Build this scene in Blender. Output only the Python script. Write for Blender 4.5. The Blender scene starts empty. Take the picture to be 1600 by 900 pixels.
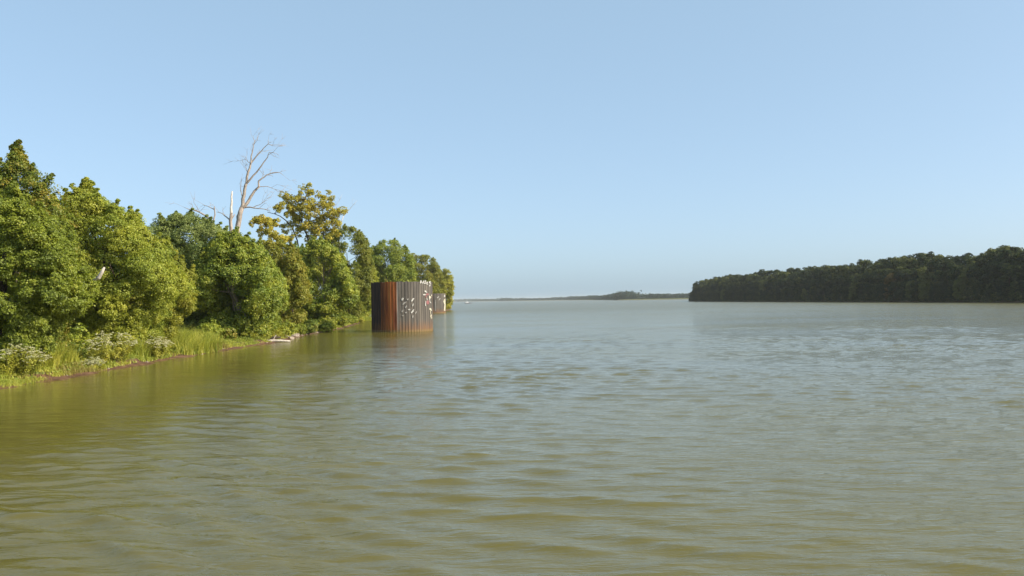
import bpy, math
import numpy as np
from mathutils import Vector, Matrix, Euler
R = math.radians
S = bpy.context.scene
COL = S.collection

# ------------------------------------------------------------------ camera
CAM_H = 5.0
F = 1300.0                      # focal length in pixels of the 1600 wide photograph
cam_d = bpy.data.cameras.new('camera')
cam = bpy.data.objects.new('camera', cam_d); COL.objects.link(cam)
cam_d.sensor_width = 36.0
cam_d.lens = 36.0 * F / 1600.0
cam_d.clip_start = 0.5; cam_d.clip_end = 40000
CAM_R = Matrix.Rotation(R(90 + 0.837), 3, 'X') @ Matrix.Rotation(R(-1.0), 3, 'Z')
cam.matrix_world = Matrix.Translation((0, 0, CAM_H)) @ CAM_R.to_4x4()
S.camera = cam

# ------------------------------------------------------------------ light
SUN_EL, SUN_AZ = R(34), R(107)      # azimuth clockwise from +Y (view direction)
w = bpy.data.worlds.new('World'); S.world = w; w.use_nodes = True
nt = w.node_tree; nt.nodes.clear()
sky = nt.nodes.new('ShaderNodeTexSky'); sky.sky_type = 'NISHITA'; sky.sun_disc = False
sky.sun_elevation = SUN_EL; sky.sun_rotation = SUN_AZ
sky.air_density = 0.6; sky.dust_density = 2.0; sky.ozone_density = 0.0; sky.altitude = 0
EXPO = 0.35; KX = 2 ** -EXPO
bg = nt.nodes.new('ShaderNodeBackground'); bg.inputs[1].default_value = 0.106 * KX
veil = nt.nodes.new('ShaderNodeBackground'); veil.inputs[0].default_value = (.256, .386, .486, 1); veil.inputs[1].default_value = KX   # even bright summer haze of the whole sky
adds = nt.nodes.new('ShaderNodeAddShader')
wo = nt.nodes.new('ShaderNodeOutputWorld')
nt.links.new(sky.outputs[0], bg.inputs[0]); nt.links.new(bg.outputs[0], adds.inputs[0]); nt.links.new(veil.outputs[0], adds.inputs[1])
nt.links.new(adds.outputs[0], wo.inputs[0])
sd = bpy.data.lights.new('sun', 'SUN'); sd.energy = 5.0; sd.angle = R(0.55); sd.color = (1.0, 0.93, 0.78)
so = bpy.data.objects.new('sun', sd); COL.objects.link(so)
sv = Vector((math.sin(SUN_AZ) * math.cos(SUN_EL), math.cos(SUN_AZ) * math.cos(SUN_EL), math.sin(SUN_EL)))
so.rotation_euler = sv.to_track_quat('Z', 'Y').to_euler(); so.location = (60, -30, 80)
S.view_settings.view_transform = 'Standard'; S.view_settings.look = 'None'
S.view_settings.exposure = EXPO; S.view_settings.gamma = 1.0
S.cycles.max_bounces = 5; S.cycles.volume_bounces = 1; S.cycles.transparent_max_bounces = 8
S.cycles.diffuse_bounces = 3; S.cycles.transmission_bounces = 3
HAZE = 0.000060

# ------------------------------------------------------------------ helpers
def ray(px, py):
    d = CAM_R @ Vector(((px - 800) / F, -(py - 450) / F, -1)); return d
def P(px, py, Y):
    """point of the world seen at photo pixel (px, py) at distance Y along the river"""
    d = ray(px, py); k = Y / d.y; return Vector((d.x * k, Y, CAM_H + d.z * k))
def PX(px, py, X):
    d = ray(px, py); k = X / d.x; return Vector((X, d.y * k, CAM_H + d.z * k))

def tag(o, label=None, cat=None, group=None, kind=None):
    if label: o['label'] = label
    if cat: o['category'] = cat
    if group: o['group'] = group
    if kind: o['kind'] = kind
    return o
def link(name, me, mat=None, parent=None):
    o = bpy.data.objects.new(name, me); COL.objects.link(o)
    if mat is not None and me is not None: me.materials.append(mat)
    if parent: o.parent = parent
    return o
def empty(name, loc, rz=0):
    o = bpy.data.objects.new(name, None); COL.objects.link(o)
    o.location = loc; o.rotation_euler = (0, 0, rz); o.empty_display_size = 0.5
    return o
def mesh_np(name, V, faces, smooth=False, attr=None):
    """faces: int array (n,k)"""
    me = bpy.data.meshes.new(name)
    V = np.ascontiguousarray(V, dtype=np.float32); faces = np.ascontiguousarray(faces, dtype=np.int32)
    n, k = faces.shape
    me.vertices.add(len(V)); me.vertices.foreach_set('co', V.ravel())
    me.loops.add(n * k); me.loops.foreach_set('vertex_index', faces.ravel())
    me.polygons.add(n)
    me.polygons.foreach_set('loop_start', np.arange(0, n * k, k, dtype=np.int32))
    me.polygons.foreach_set('loop_total', np.full(n, k, dtype=np.int32))
    if smooth: me.polygons.foreach_set('use_smooth', np.ones(n, dtype=bool))
    if attr is not None:
        a = me.attributes.new('tint', 'FLOAT', 'POINT'); a.data.foreach_set('value', np.ascontiguousarray(attr, dtype=np.float32))
    me.update(calc_edges=True)
    return me

# ------------------------------------------------------------------ materials
def new_mat(name):
    m = bpy.data.materials.new(name); m.use_nodes = True
    t = m.node_tree; t.nodes.clear()
    out = t.nodes.new('ShaderNodeOutputMaterial')
    return m, t, out
def ramp(t, stops):
    r = t.nodes.new('ShaderNodeValToRGB'); e = r.color_ramp.elements
    while len(e) < len(stops): e.new(0.5)
    for i, (p, c) in enumerate(stops):
        e[i].position = p; e[i].color = (c[0], c[1], c[2], 1)
    return r
def leaf_mat(name, cols, trans=0.42, scale=0.5, gloss=0.035):
    m, t, out = new_mat(name)
    at = t.nodes.new('ShaderNodeAttribute'); at.attribute_name = 'tint'
    tc = t.nodes.new('ShaderNodeTexCoord')
    no = t.nodes.new('ShaderNodeTexNoise'); no.inputs['Scale'].default_value = scale; no.inputs['Detail'].default_value = 2
    t.links.new(tc.outputs['Object'], no.inputs['Vector'])
    mx = t.nodes.new('ShaderNodeMath'); mx.operation = 'MULTIPLY_ADD'
    mx.inputs[1].default_value = 0.9; mx.inputs[2].default_value = -0.45
    t.links.new(no.outputs['Fac'], mx.inputs[0])
    ad = t.nodes.new('ShaderNodeMath'); ad.operation = 'ADD'
    t.links.new(mx.outputs[0], ad.inputs[0]); t.links.new(at.outputs['Fac'], ad.inputs[1])
    oi = t.nodes.new('ShaderNodeObjectInfo')
    a2 = t.nodes.new('ShaderNodeMath'); a2.operation = 'MULTIPLY_ADD'; a2.inputs[1].default_value = 0.3; 
    t.links.new(oi.outputs['Random'], a2.inputs[0]); t.links.new(ad.outputs[0], a2.inputs[2])
    a3 = t.nodes.new('ShaderNodeMath'); a3.operation = 'SUBTRACT'; a3.inputs[1].default_value = 0.15
    t.links.new(a2.outputs[0], a3.inputs[0])
    n = len(cols)
    r = ramp(t, [(i / (n - 1), c) for i, c in enumerate(cols)])
    t.links.new(a3.outputs[0], r.inputs[0])
    d = t.nodes.new('ShaderNodeBsdfDiffuse'); tr = t.nodes.new('ShaderNodeBsdfTranslucent')
    t.links.new(r.outputs[0], d.inputs[0]); t.links.new(r.outputs[0], tr.inputs[0])
    ms = t.nodes.new('ShaderNodeMixShader'); ms.inputs[0].default_value = trans
    t.links.new(d.outputs[0], ms.inputs[1]); t.links.new(tr.outputs[0], ms.inputs[2])
    g = t.nodes.new('ShaderNodeBsdfGlossy'); g.inputs['Roughness'].default_value = 0.6
    g.inputs[0].default_value = (.9, .9, .8, 1)
    m2 = t.nodes.new('ShaderNodeMixShader'); m2.inputs[0].default_value = gloss
    t.links.new(ms.outputs[0], m2.inputs[1]); t.links.new(g.outputs[0], m2.inputs[2])
    t.links.new(m2.outputs[0], out.inputs[0])
    return m
def noise_mat(name, cols, scale=(1, 1, 1), nscale=3.0, rough=0.9, detail=4, bump=0.0, objrand=0.0, spec=0.2):
    m, t, out = new_mat(name)
    tc = t.nodes.new('ShaderNodeTexCoord'); mp = t.nodes.new('ShaderNodeMapping'); mp.inputs['Scale'].default_value = scale
    no = t.nodes.new('ShaderNodeTexNoise'); no.inputs['Scale'].default_value = nscale; no.inputs['Detail'].default_value = detail
    t.links.new(tc.outputs['Object'], mp.inputs[0]); t.links.new(mp.outputs[0], no.inputs['Vector'])
    n = len(cols); r = ramp(t, [(0.3 + 0.4 * i / (n - 1), c) for i, c in enumerate(cols)])
    src = no.outputs['Fac']
    if objrand:
        oi = t.nodes.new('ShaderNodeObjectInfo')
        a = t.nodes.new('ShaderNodeMath'); a.operation = 'MULTIPLY_ADD'; a.inputs[1].default_value = objrand
        t.links.new(oi.outputs['Random'], a.inputs[0]); t.links.new(src, a.inputs[2])
        b = t.nodes.new('ShaderNodeMath'); b.operation = 'SUBTRACT'; b.inputs[1].default_value = objrand / 2
        t.links.new(a.outputs[0], b.inputs[0]); src = b.outputs[0]
    t.links.new(src, r.inputs[0])
    p = t.nodes.new('ShaderNodeBsdfPrincipled'); p.inputs['Roughness'].default_value = rough
    p.inputs['Specular IOR Level'].default_value = spec
    t.links.new(r.outputs[0], p.inputs['Base Color'])
    if bump:
        b = t.nodes.new('ShaderNodeBump'); b.inputs['Strength'].default_value = bump; b.inputs['Distance'].default_value = 0.1
        t.links.new(no.outputs['Fac'], b.inputs['Height']); t.links.new(b.outputs[0], p.inputs['Normal'])
    t.links.new(p.outputs[0], out.inputs[0])
    return m

LM = {
 'green':  leaf_mat('leaf_green',  [(0.106, 0.146, 0.013), (0.255, 0.301, 0.021), (0.466, 0.436, 0.041)]),
 'light':  leaf_mat('leaf_light',  [(0.146, 0.206, 0.019), (0.318, 0.355, 0.030), (0.528, 0.498, 0.054)]),
 'yellowgreen': leaf_mat('leaf_yellowgreen', [(0.183, 0.218, 0.017), (0.349, 0.343, 0.030), (0.550, 0.484, 0.047)]),
 'dark':   leaf_mat('leaf_dark',   [(0.072, 0.113, 0.013), (0.176, 0.229, 0.018), (0.400, 0.287, 0.031)]),
 'silver': leaf_mat('leaf_silver', [(0.107, 0.163, 0.031), (0.232, 0.282, 0.062), (0.410, 0.436, 0.126)]),
 'sycamore': leaf_mat('leaf_sycamore', [(0.103, 0.173, 0.013), (0.280, 0.326, 0.020), (0.558, 0.506, 0.045)], gloss=0.045),
 'olive':  leaf_mat('leaf_olive',  [(0.124, 0.159, 0.014), (0.246, 0.258, 0.021), (0.371, 0.307, 0.029)]),
 'gold':   leaf_mat('leaf_gold',   [(.25, .255, .03), (.50, .43, .04), (.66, .47, .045)]),
 'blue':   leaf_mat('leaf_blue',   [(0.101, 0.177, 0.031), (0.204, 0.280, 0.053), (0.322, 0.352, 0.079)]),
 'far':    leaf_mat('leaf_far_bank', [(.010, .022, .008), (.028, .046, .012), (.13, .14, .03)], trans=0.04, scale=0.12, gloss=0.02),  # shaded face and sunlit tops of the bank put into this ramp
 'farrust': leaf_mat('leaf_far_rust', [(.07, .055, .015), (.13, .09, .025), (.19, .13, .035)], trans=0.06, scale=0.2, gloss=0.02),
 'farlight': leaf_mat('leaf_far_light', [(.06, .07, .015), (.11, .125, .025), (.18, .16, .035)], trans=0.06, scale=0.2, gloss=0.02),
 'horizon': leaf_mat('leaf_horizon', [(0.027, 0.052, 0.035), (0.054, 0.085, 0.058), (0.090, 0.114, 0.077)], trans=0.1, scale=0.02, gloss=0.0),  # bluish leaf colour stands in for part of the distance haze
 'flower': leaf_mat('blossom_white', [(.26, .28, .10), (.42, .41, .21), (.58, .53, .34)], trans=0.15),
 'grass':  leaf_mat('grass_green', [(.16, .22, .02), (.34, .37, .035), (.55, .50, .08)], trans=0.4),
 'drygrass': leaf_mat('grass_straw', [(.150, .150, .020), (.300, .250, .050), (.420, .330, .100)], trans=0.3),
}
BARK = noise_mat('bark_brown', [(.035, .026, .018), (.10, .075, .05)], (6, 6, 1), 2, bump=.5)
BARKP = noise_mat('bark_pale', [(.18, .14, .10), (.42, .34, .26)], (5, 5, 1), 2, bump=.4)
DEAD = noise_mat('dead_wood_grey', [(.22, .17, .14), (.46, .39, .33)], (4, 4, 1), 1.5, bump=.4)
DEADW = noise_mat('dead_wood_bleached', [(.40, .34, .28), (.66, .60, .53)], (4, 4, 1), 1.5, bump=.3)

# ------------------------------------------------------------------ geometry makers
def tube(paths, segs=6):
    """paths: list of (points, radii); returns V, quad faces"""
    Vs, Fs, off = [], [], 0
    for pts, rad in paths:
        pts = [Vector(p) for p in pts]; n = len(pts)
        prev = None
        for i, p in enumerate(pts):
            tdir = (pts[min(i + 1, n - 1)] - pts[max(i - 1, 0)])
            if tdir.length < 1e-6: tdir = Vector((0, 0, 1))
            tdir.normalize()
            if prev is None:
                a = tdir.orthogonal().normalized()
            else:
                a = prev - tdir * prev.dot(tdir)
                a = a.normalized() if a.length > 1e-5 else tdir.orthogonal().normalized()
            prev = a; b = tdir.cross(a)
            for k in range(segs):
                th = 2 * math.pi * k / segs
                Vs.append(p + (a * math.cos(th) + b * math.sin(th)) * rad[i])
        for i in range(n - 1):
            for k in range(segs):
                k2 = (k + 1) % segs
                Fs.append((off + i * segs + k, off + i * segs + k2, off + (i + 1) * segs + k2, off + (i + 1) * segs + k))
        off += n * segs
        # end cap by a tiny ring collapsed to the last point
        Vs.append(pts[-1]); c = off; off += 1
        base = c - segs
        for k in range(segs):
            Fs.append((base + k, base + (k + 1) % segs, c, c))
    return Vs, Fs
def tube_mesh(name, paths, segs=6):
    V, Fq = tube(paths, segs)
    me = bpy.data.meshes.new(name)
    me.from_pydata([tuple(v) for v in V], [], [tuple(dict.fromkeys(f)) for f in Fq])
    for p in me.polygons: p.use_smooth = True
    return me
def wiggle(p0, p1, n, amp, rng, sag=0.0):
    p0, p1 = Vector(p0), Vector(p1); out = []
    L = (p1 - p0).length
    for i in range(n + 1):
        s = i / n; q = p0.lerp(p1, s)
        k = math.sin(math.pi * s)
        q = q + Vector(rng.normal(0, 1, 3)) * amp * L * k * 0.5 + Vector((0, 0, -sag * L * k))
        out.append(q)
    return out

def unit(a): return a / np.maximum(np.linalg.norm(a, axis=1, keepdims=True), 1e-9)
def leaves(centers, outward, rad, per, size, rng, flat=0.5, upw=0.55, tint=None, droop=0.0):
    """kite shaped leaves spread over small flattened sprays at the given centres"""
    M = len(centers)
    idx = np.repeat(np.arange(M), per); N = len(idx)
    d = unit(rng.normal(0, 1, (N, 3)) + outward[idx] * 0.7 + np.array([0, 0, upw]))
    r = rng.uniform(0.35, 1.0, (N, 1)) ** 0.6
    R_ = rad[idx][:, None]
    pos = centers[idx] + d * r * R_ * np.array([1, 1, flat])
    pos[:, 2] -= droop * (r[:, 0] * rad[idx]) ** 2
    nrm = unit(d * 0.4 + np.array([0, 0, 0.40]) + outward[idx] * 0.45 + rng.normal(0, 0.50, (N, 3)))
    tr = rng.normal(0, 1, (N, 3)) + d * 0.8; tr[:, 2] -= 0.35
    tg = unit(tr - nrm * (tr * nrm).sum(1, keepdims=True))
    bt = np.cross(nrm, tg)
    s = size * rng.uniform(0.65, 1.35, (N, 1))
    V = np.empty((N, 4, 3))
    V[:, 0] = pos - tg * s * 0.5
    V[:, 1] = pos + bt * s * 0.36 - nrm * s * 0.06
    V[:, 2] = pos + tg * s * 0.6 - nrm * s * 0.08
    V[:, 3] = pos - bt * s * 0.36 - nrm * s * 0.06
    ct = tint if tint is not None else rng.uniform(0.15, 0.85, M)
    tv = np.clip(ct[idx] * 0.6 + rng.uniform(0, 1, N) * 0.4, 0, 1)
    return V.reshape(-1, 3), np.arange(N * 4).reshape(N, 4), np.repeat(tv, 4)

def lobes_to_sprays(lc, lr, rng, density, core, reach=1.0):
    """lobe centres/radii -> spray centres on the lobe shells, with outward directions"""
    C_, O_ = [], []
    for c, r in zip(lc, lr):
        n = max(9 if r < .45 else 14, int(density * r * r * 1.5))
        d = unit(rng.normal(0, 1, (n, 3)) + unit((c - core)[None, :]) * 0.35 + np.array([0, 0, .18]))
        rr = r * rng.uniform(0.55, 1.08, (n, 1)) * reach
        C_.append(c + d * rr * np.array([1, 1, .85])); O_.append(d)
    C_ = np.concatenate(C_); O_ = np.concatenate(O_)
    # drop sprays buried deep in other lobes
    deep = np.zeros(len(C_))
    for c, r in zip(lc, lr):
        q = np.linalg.norm(C_ - c, axis=1) / r
        deep += (q < 0.5)
    keep = (deep < 2) | (rng.uniform(0, 1, len(C_)) < 0.25)
    return C_[keep], O_[keep]

def build_tree(name, base, lc, lr, leaf, size, per, density, seed, label, cat='tree', group=None, bark=BARK,
               spray=0.8, trunk_r=0.25, nlimb=9, flat=0.5, upw=.55, trunk_top=0.7, limbs_named=False, parts=True, reach=1.0):
    rng = np.random.default_rng(seed)
    spray *= .72; per = max(8, int(per * .60)); density *= 1.65; flat = max(flat, .72); upw = min(upw, .35)
    base = np.array(base, float); lc = np.array(lc, float); lr = np.array(lr, float)
    core = lc.mean(0)
    C_, O_ = lobes_to_sprays(lc, lr, rng, density, core, reach)
    keep = C_[:, 2] > base[2] + 0.15; C_, O_ = C_[keep], O_[keep]
    lobe_t = rng.uniform(0.1, 0.9, len(lc))
    near = np.argmin(((C_[:, None, :] - lc[None]) ** 2).sum(2) / (lr[None] ** 2), axis=1)
    tint = np.clip(lobe_t[near] * 0.45 + rng.uniform(0, 1, len(C_)) * 0.55, 0, 1)
    V, Fq, T = leaves(C_ - base, O_, np.minimum(spray, lr[near] * 1.1) * rng.uniform(.6, 1.3, len(C_)), per, size, rng, flat, upw, tint)
    root = empty(name, base)
    tag(root, label, cat, group)
    crown = link('crown', mesh_np('crown', V, Fq, attr=T), LM[leaf], root)
    H = lc[:, 2].max() - base[2]
    top = Vector((core - base) * np.array([.8, .8, 0])) + Vector((0, 0, H * trunk_top))
    tp = wiggle((0, 0, -0.4), top, 7, 0.05, rng)
    tr = [trunk_r * (1.25 if i == 0 else 1 - 0.75 * i / 7) for i in range(8)]
    link('trunk', tube_mesh('trunk', [(tp, tr)], 8), bark, root)
    order = rng.permutation(len(lc))[:nlimb]
    paths = []
    for k in order:
        s = rng.integers(2, 7); p0 = tp[s]; r0 = tr[s] * 0.55
        p1 = Vector(lc[k] - base)
        pts = wiggle(p0, p1, 5, 0.06, rng, sag=0.05)
        paths.append((pts, [r0 * (1 - .8 * i / 5) + .01 for i in range(6)]))
    if limbs_named:
        for pth in paths: link('limb', tube_mesh('limb', [pth], 6), bark, root)
    elif paths:
        link('branches', tube_mesh('branches', paths, 5), bark, root)
    return root

def ground_z(x, y):
    return float(ground_np(np.array([x], float), np.array([y], float))[0])

# ------------------------------------------------------------------ land form
LY = np.array([-600, -100, 30, 51, 63, 75, 88, 100, 111, 120, 133, 151, 170, 198, 230, 350, 400, 440, 460, 520, 700, 2000, 6000, 8000, 9000, 14000])
LX = np.array([-34, -33, -32.5, -31.8, -31.7, -31.9, -32.2, -31.4, -30.8, -31.9, -33.2, -33.0, -34.2, -37, -41, -42, -40, -34.5, -33.6, -40, -62, -170, -480, -600, -300, -300])
RY = np.array([-600, 200, 371, 660, 956, 975, 1000, 1100, 1900, 2150, 3000, 4000, 4800, 5200, 8000, 8600, 9000, 14000])
RX = np.array([240, 235, 227, 214, 202, 208, 260, 420, 420, 275, 285, 262, 60, -80, -500, -595, -700, -700])
def ground_np(x, y):
    xl = np.interp(y, LY, LX) + 0.35 * np.sin(y * 0.55) + 0.25 * np.sin(y * 1.31 + 1) + 0.12 * np.sin(y * 3.7)
    xr = np.interp(y, RY, RX)
    dl = xl - x; dr = x - xr
    def prof(d, k=1.0):
        out = np.where(d < 0, np.maximum(0.16 * d, -3.0), 0)
        out = np.where(d >= 0, np.interp(d, [0, .25, 1.3, 1.6, 4, 9, 30, 400], [0, .06, .20, .48, .85, 1.5, 2.2, 2.6]), out)
        return out
    zl, zr = prof(dl), prof(dr)
    z = np.maximum(zl, zr)
    z = z + np.where(z > 0.3, 0.12 * np.sin(x * 1.1 + 1.3 * np.sin(y * .7)) * np.sin(y * 0.9), 0)
    return z
def grid_mesh(name, xs, ys, zf, smooth=True):
    X, Y = np.meshgrid(xs, ys); Z = zf(X, Y)
    V = np.stack([X.ravel(), Y.ravel(), Z.ravel()], 1)
    nx, ny = len(xs), len(ys)
    i = np.arange(ny - 1)[:, None] * nx + np.arange(nx - 1)[None]
    Fq = np.stack([i, i + 1, i + 1 + nx, i + nx], -1).reshape(-1, 4)
    return mesh_np(name, V, Fq, smooth)
xs = np.concatenate([np.linspace(-9000, -700, 20), np.linspace(-650, -80, 30), np.linspace(-70, -45, 20), np.linspace(-44, -28, 110), np.linspace(-20, 190, 16),
                     np.linspace(196, 250, 40), np.linspace(260, 700, 30), np.linspace(800, 9000, 20)])
ys = np.concatenate([np.linspace(-600, 30, 20), np.linspace(32, 260, 460), np.linspace(265, 1200, 120), np.linspace(1240, 9000, 120), np.linspace(9300, 12000, 8)])
m, t, out = new_mat('bank_soil')
ge = t.nodes.new('ShaderNodeNewGeometry'); sp = t.nodes.new('ShaderNodeSeparateXYZ'); t.links.new(ge.outputs['Position'], sp.inputs[0])
no = t.nodes.new('ShaderNodeTexNoise'); no.inputs['Scale'].default_value = 1.4; no.inputs['Detail'].default_value = 6
tc = t.nodes.new('ShaderNodeTexCoord'); t.links.new(tc.outputs['Object'], no.inputs['Vector'])
mud = ramp(t, [(.3, (.07, .036, .020)), (.55, (.15, .078, .042)), (.75, (.23, .14, .08))])
veg = ramp(t, [(.3, (.05, .06, .015)), (.55, (.12, .13, .03)), (.75, (.20, .16, .05))])
t.links.new(no.outputs['Fac'], mud.inputs[0]); t.links.new(no.outputs['Fac'], veg.inputs[0])
zz = t.nodes.new('ShaderNodeMath'); zz.operation = 'MULTIPLY_ADD'; zz.inputs[1].default_value = 0.5
t.links.new(no.outputs['Fac'], zz.inputs[0]); t.links.new(sp.outputs['Z'], zz.inputs[2])
mr = t.nodes.new('ShaderNodeMapRange'); mr.inputs[1].default_value = .62; mr.inputs[2].default_value = .8
t.links.new(zz.outputs[0], mr.inputs[0])
mx = t.nodes.new('ShaderNodeMixRGB'); t.links.new(mr.outputs[0], mx.inputs[0]); t.links.new(mud.outputs[0], mx.inputs[1]); t.links.new(veg.outputs[0], mx.inputs[2])
# the strip the water keeps wet
wet = t.nodes.new('ShaderNodeMapRange'); wet.inputs[1].default_value = .02; wet.inputs[2].default_value = .10
wet.inputs[3].default_value = .35; wet.inputs[4].default_value = .9
t.links.new(sp.outputs['Z'], wet.inputs[0])
p = t.nodes.new('ShaderNodeBsdfPrincipled'); t.links.new(mx.outputs[0], p.inputs['Base Color']); t.links.new(wet.outputs[0], p.inputs['Roughness'])
p.inputs['Specular IOR Level'].default_value = .25
b = t.nodes.new('ShaderNodeBump'); b.inputs['Strength'].default_value = .7; b.inputs['Distance'].default_value = .15
t.links.new(no.outputs['Fac'], b.inputs['Height']); t.links.new(b.outputs[0], p.inputs['Normal'])
t.links.new(p.outputs[0], out.inputs[0])
SOIL = m
g = link('ground', grid_mesh('ground', xs, ys, ground_np), SOIL); tag(g, kind='structure')

# ------------------------------------------------------------------ river
m, t, out = new_mat('river_water')
tc = t.nodes.new('ShaderNodeTexCoord')
def wnoise(sx, sy, scale, detail, rot):
    mp = t.nodes.new('ShaderNodeMapping'); mp.inputs['Scale'].default_value = (sx, sy, 1); mp.inputs['Rotation'].default_value = (0, 0, rot)
    n_ = t.nodes.new('ShaderNodeTexNoise'); n_.inputs['Scale'].default_value = scale; n_.inputs['Detail'].default_value = detail
    n_.inputs['Roughness'].default_value = 0.55
    t.links.new(tc.outputs['Object'], mp.inputs[0]); t.links.new(mp.outputs[0], n_.inputs['Vector'])
    return n_.outputs['Fac']
n1 = wnoise(.40, 1.6, 2.6, 5, R(22)); n2 = wnoise(.45, 1.4, 9.0, 4, R(14)); n3 = wnoise(.5, 1.0, .30, 2, R(18))
patch = wnoise(.35, 1.0, .05, 2, R(10))            # gusts: calmer and rougher areas
b1 = t.nodes.new('ShaderNodeBump'); b1.inputs['Strength'].default_value = 1; b1.inputs['Distance'].default_value = .14
b2 = t.nodes.new('ShaderNodeBump'); b2.inputs['Strength'].default_value = 1; b2.inputs['Distance'].default_value = .035
b3 = t.nodes.new('ShaderNodeBump'); b3.inputs['Strength'].default_value = 1; b3.inputs['Distance'].default_value = .18
gr = t.nodes.new('ShaderNodeMapRange'); gr.inputs[1].default_value = .35; gr.inputs[2].default_value = .65
gr.inputs[3].default_value = .45; gr.inputs[4].default_value = 1.0
t.links.new(patch, gr.inputs[0])
gw = t.nodes.new('ShaderNodeNewGeometry'); sw = t.nodes.new('ShaderNodeSeparateXYZ'); t.links.new(gw.outputs['Position'], sw.inputs[0])
sh_ = t.nodes.new('ShaderNodeMapRange'); sh_.inputs[1].default_value = -30; sh_.inputs[2].default_value = -3
sh_.inputs[3].default_value = .28; sh_.inputs[4].default_value = 1.0; t.links.new(sw.outputs['X'], sh_.inputs[0])
op = t.nodes.new('ShaderNodeMapRange'); op.inputs[1].default_value = 60; op.inputs[2].default_value = 260     # open reach: more wind
op.inputs[3].default_value = 1.0; op.inputs[4].default_value = 3.6; t.links.new(sw.outputs['Y'], op.inputs[0])
m1 = t.nodes.new('ShaderNodeMath'); m1.operation = 'MULTIPLY'; t.links.new(gr.outputs[0], m1.inputs[0]); t.links.new(sh_.outputs[0], m1.inputs[1])
m2_ = t.nodes.new('ShaderNodeMath'); m2_.operation = 'MULTIPLY'; t.links.new(m1.outputs[0], m2_.inputs[0]); t.links.new(op.outputs[0], m2_.inputs[1])
for b_, d_ in ((b1, .060), (b2, .017), (b3, .17)):
    dd = t.nodes.new('ShaderNodeMath'); dd.operation = 'MULTIPLY'; dd.inputs[1].default_value = d_
    t.links.new(m2_.outputs[0], dd.inputs[0]); t.links.new(dd.outputs[0], b_.inputs['Distance'])
ro = t.nodes.new('ShaderNodeMapRange'); ro.inputs[1].default_value = 60; ro.inputs[2].default_value = 400
ro.inputs[3].default_value = .06; ro.inputs[4].default_value = .26; t.links.new(sw.outputs['Y'], ro.inputs[0])
t.links.new(n3, b3.inputs['Height']); t.links.new(b3.outputs[0], b1.inputs['Normal'])
t.links.new(n1, b1.inputs['Height']); t.links.new(b1.outputs[0], b2.inputs['Normal']); t.links.new(n2, b2.inputs['Height'])
cr = ramp(t, [(.3, (.108, .090, .018)), (.7, (.130, .110, .026))])
t.links.new(patch, cr.inputs[0])
p = t.nodes.new('ShaderNodeBsdfPrincipled')
t.links.new(cr.outputs[0], p.inputs['Base Color'])
t.links.new(ro.outputs[0], p.inputs['Roughness']); p.inputs['IOR'].default_value = 1.333
t.links.new(b2.outputs[0], p.inputs['Normal']); t.links.new(p.outputs[0], out.inputs[0])
WATER = m
rw = np.random.default_rng(5)
NW = 80
lam = np.exp(rw.uniform(np.log(.36), np.log(2.0), NW)); ang = R(73) + rw.normal(0, .34, NW)
amp = 0.0062 * lam ** .8 * rw.uniform(.5, 1.3, NW); ph = rw.uniform(0, 6.28, NW)
lam = np.append(lam, [4.1, 5.6, 3.3]); ang = np.append(ang, np.radians([64, 74, 80])); amp = np.append(amp, [.010, .012, .010]); ph = np.append(ph, [1., 3., 5.])
wxs = np.concatenate([[-9000, -2000, -500, -150, -70], np.arange(-46, 30, .20), np.arange(30, 46, .34), np.arange(46, 110, .7), [115, 125, 140, 170, 210, 260, 400, 700, 1500, 4000, 9000]])
yy = [6.0]
while yy[-1] < 170: yy.append(yy[-1] + max(.085, yy[-1] * .0042))
wys = np.concatenate([[-600, -200, -50, -10, 0, 3], yy, [180, 200, 230, 270, 330, 400, 500, 700, 1000, 1500, 2200, 3000, 4200, 6000, 8000, 10000, 12000]])
dy = np.gradient(wys); dx = np.gradient(wxs)
def wave_z(X, Y):
    sp_ = np.maximum(dy[:, None] * 1.0, dx[None, :] * .45)
    Z = np.zeros_like(X)
    wx = X + .6 * np.sin(Y * .21 + X * .07) ; wy = Y + .5 * np.sin(X * .17 + 1) + .4 * np.sin(X * .41 + Y * .13)
    for l, a, am, f_ in zip(lam, ang, amp, ph):
        k = 2 * math.pi / l
        fade = np.exp(-(sp_ * 3.2 / l) ** 4)
        th = k * (wx * math.cos(a) + wy * math.sin(a)) + f_
        Z += am * fade * (.45 * np.sin(th) + 1.25 * (.64 - np.abs(np.sin(th * .5))))          # short wind ripples have narrow crests
    g_ = .65 + .35 * np.sin(X * .11 + Y * .05 + 2) * np.sin(Y * .08 - X * .03)
    shore = np.interp(X - np.interp(Y, LY, LX), [0, 8, 26], [.16, .35, 1])
    Z = Z * g_ * shore
    return Z + 2.2 * Z * np.abs(Z) + np.where(Z > .012, (Z - .012) * .5, 0)     # crests a little sharper than troughs
wo_ = link('river_water', grid_mesh('river_water', wxs, wys, wave_z), WATER); tag(wo_, kind='structure')

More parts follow.
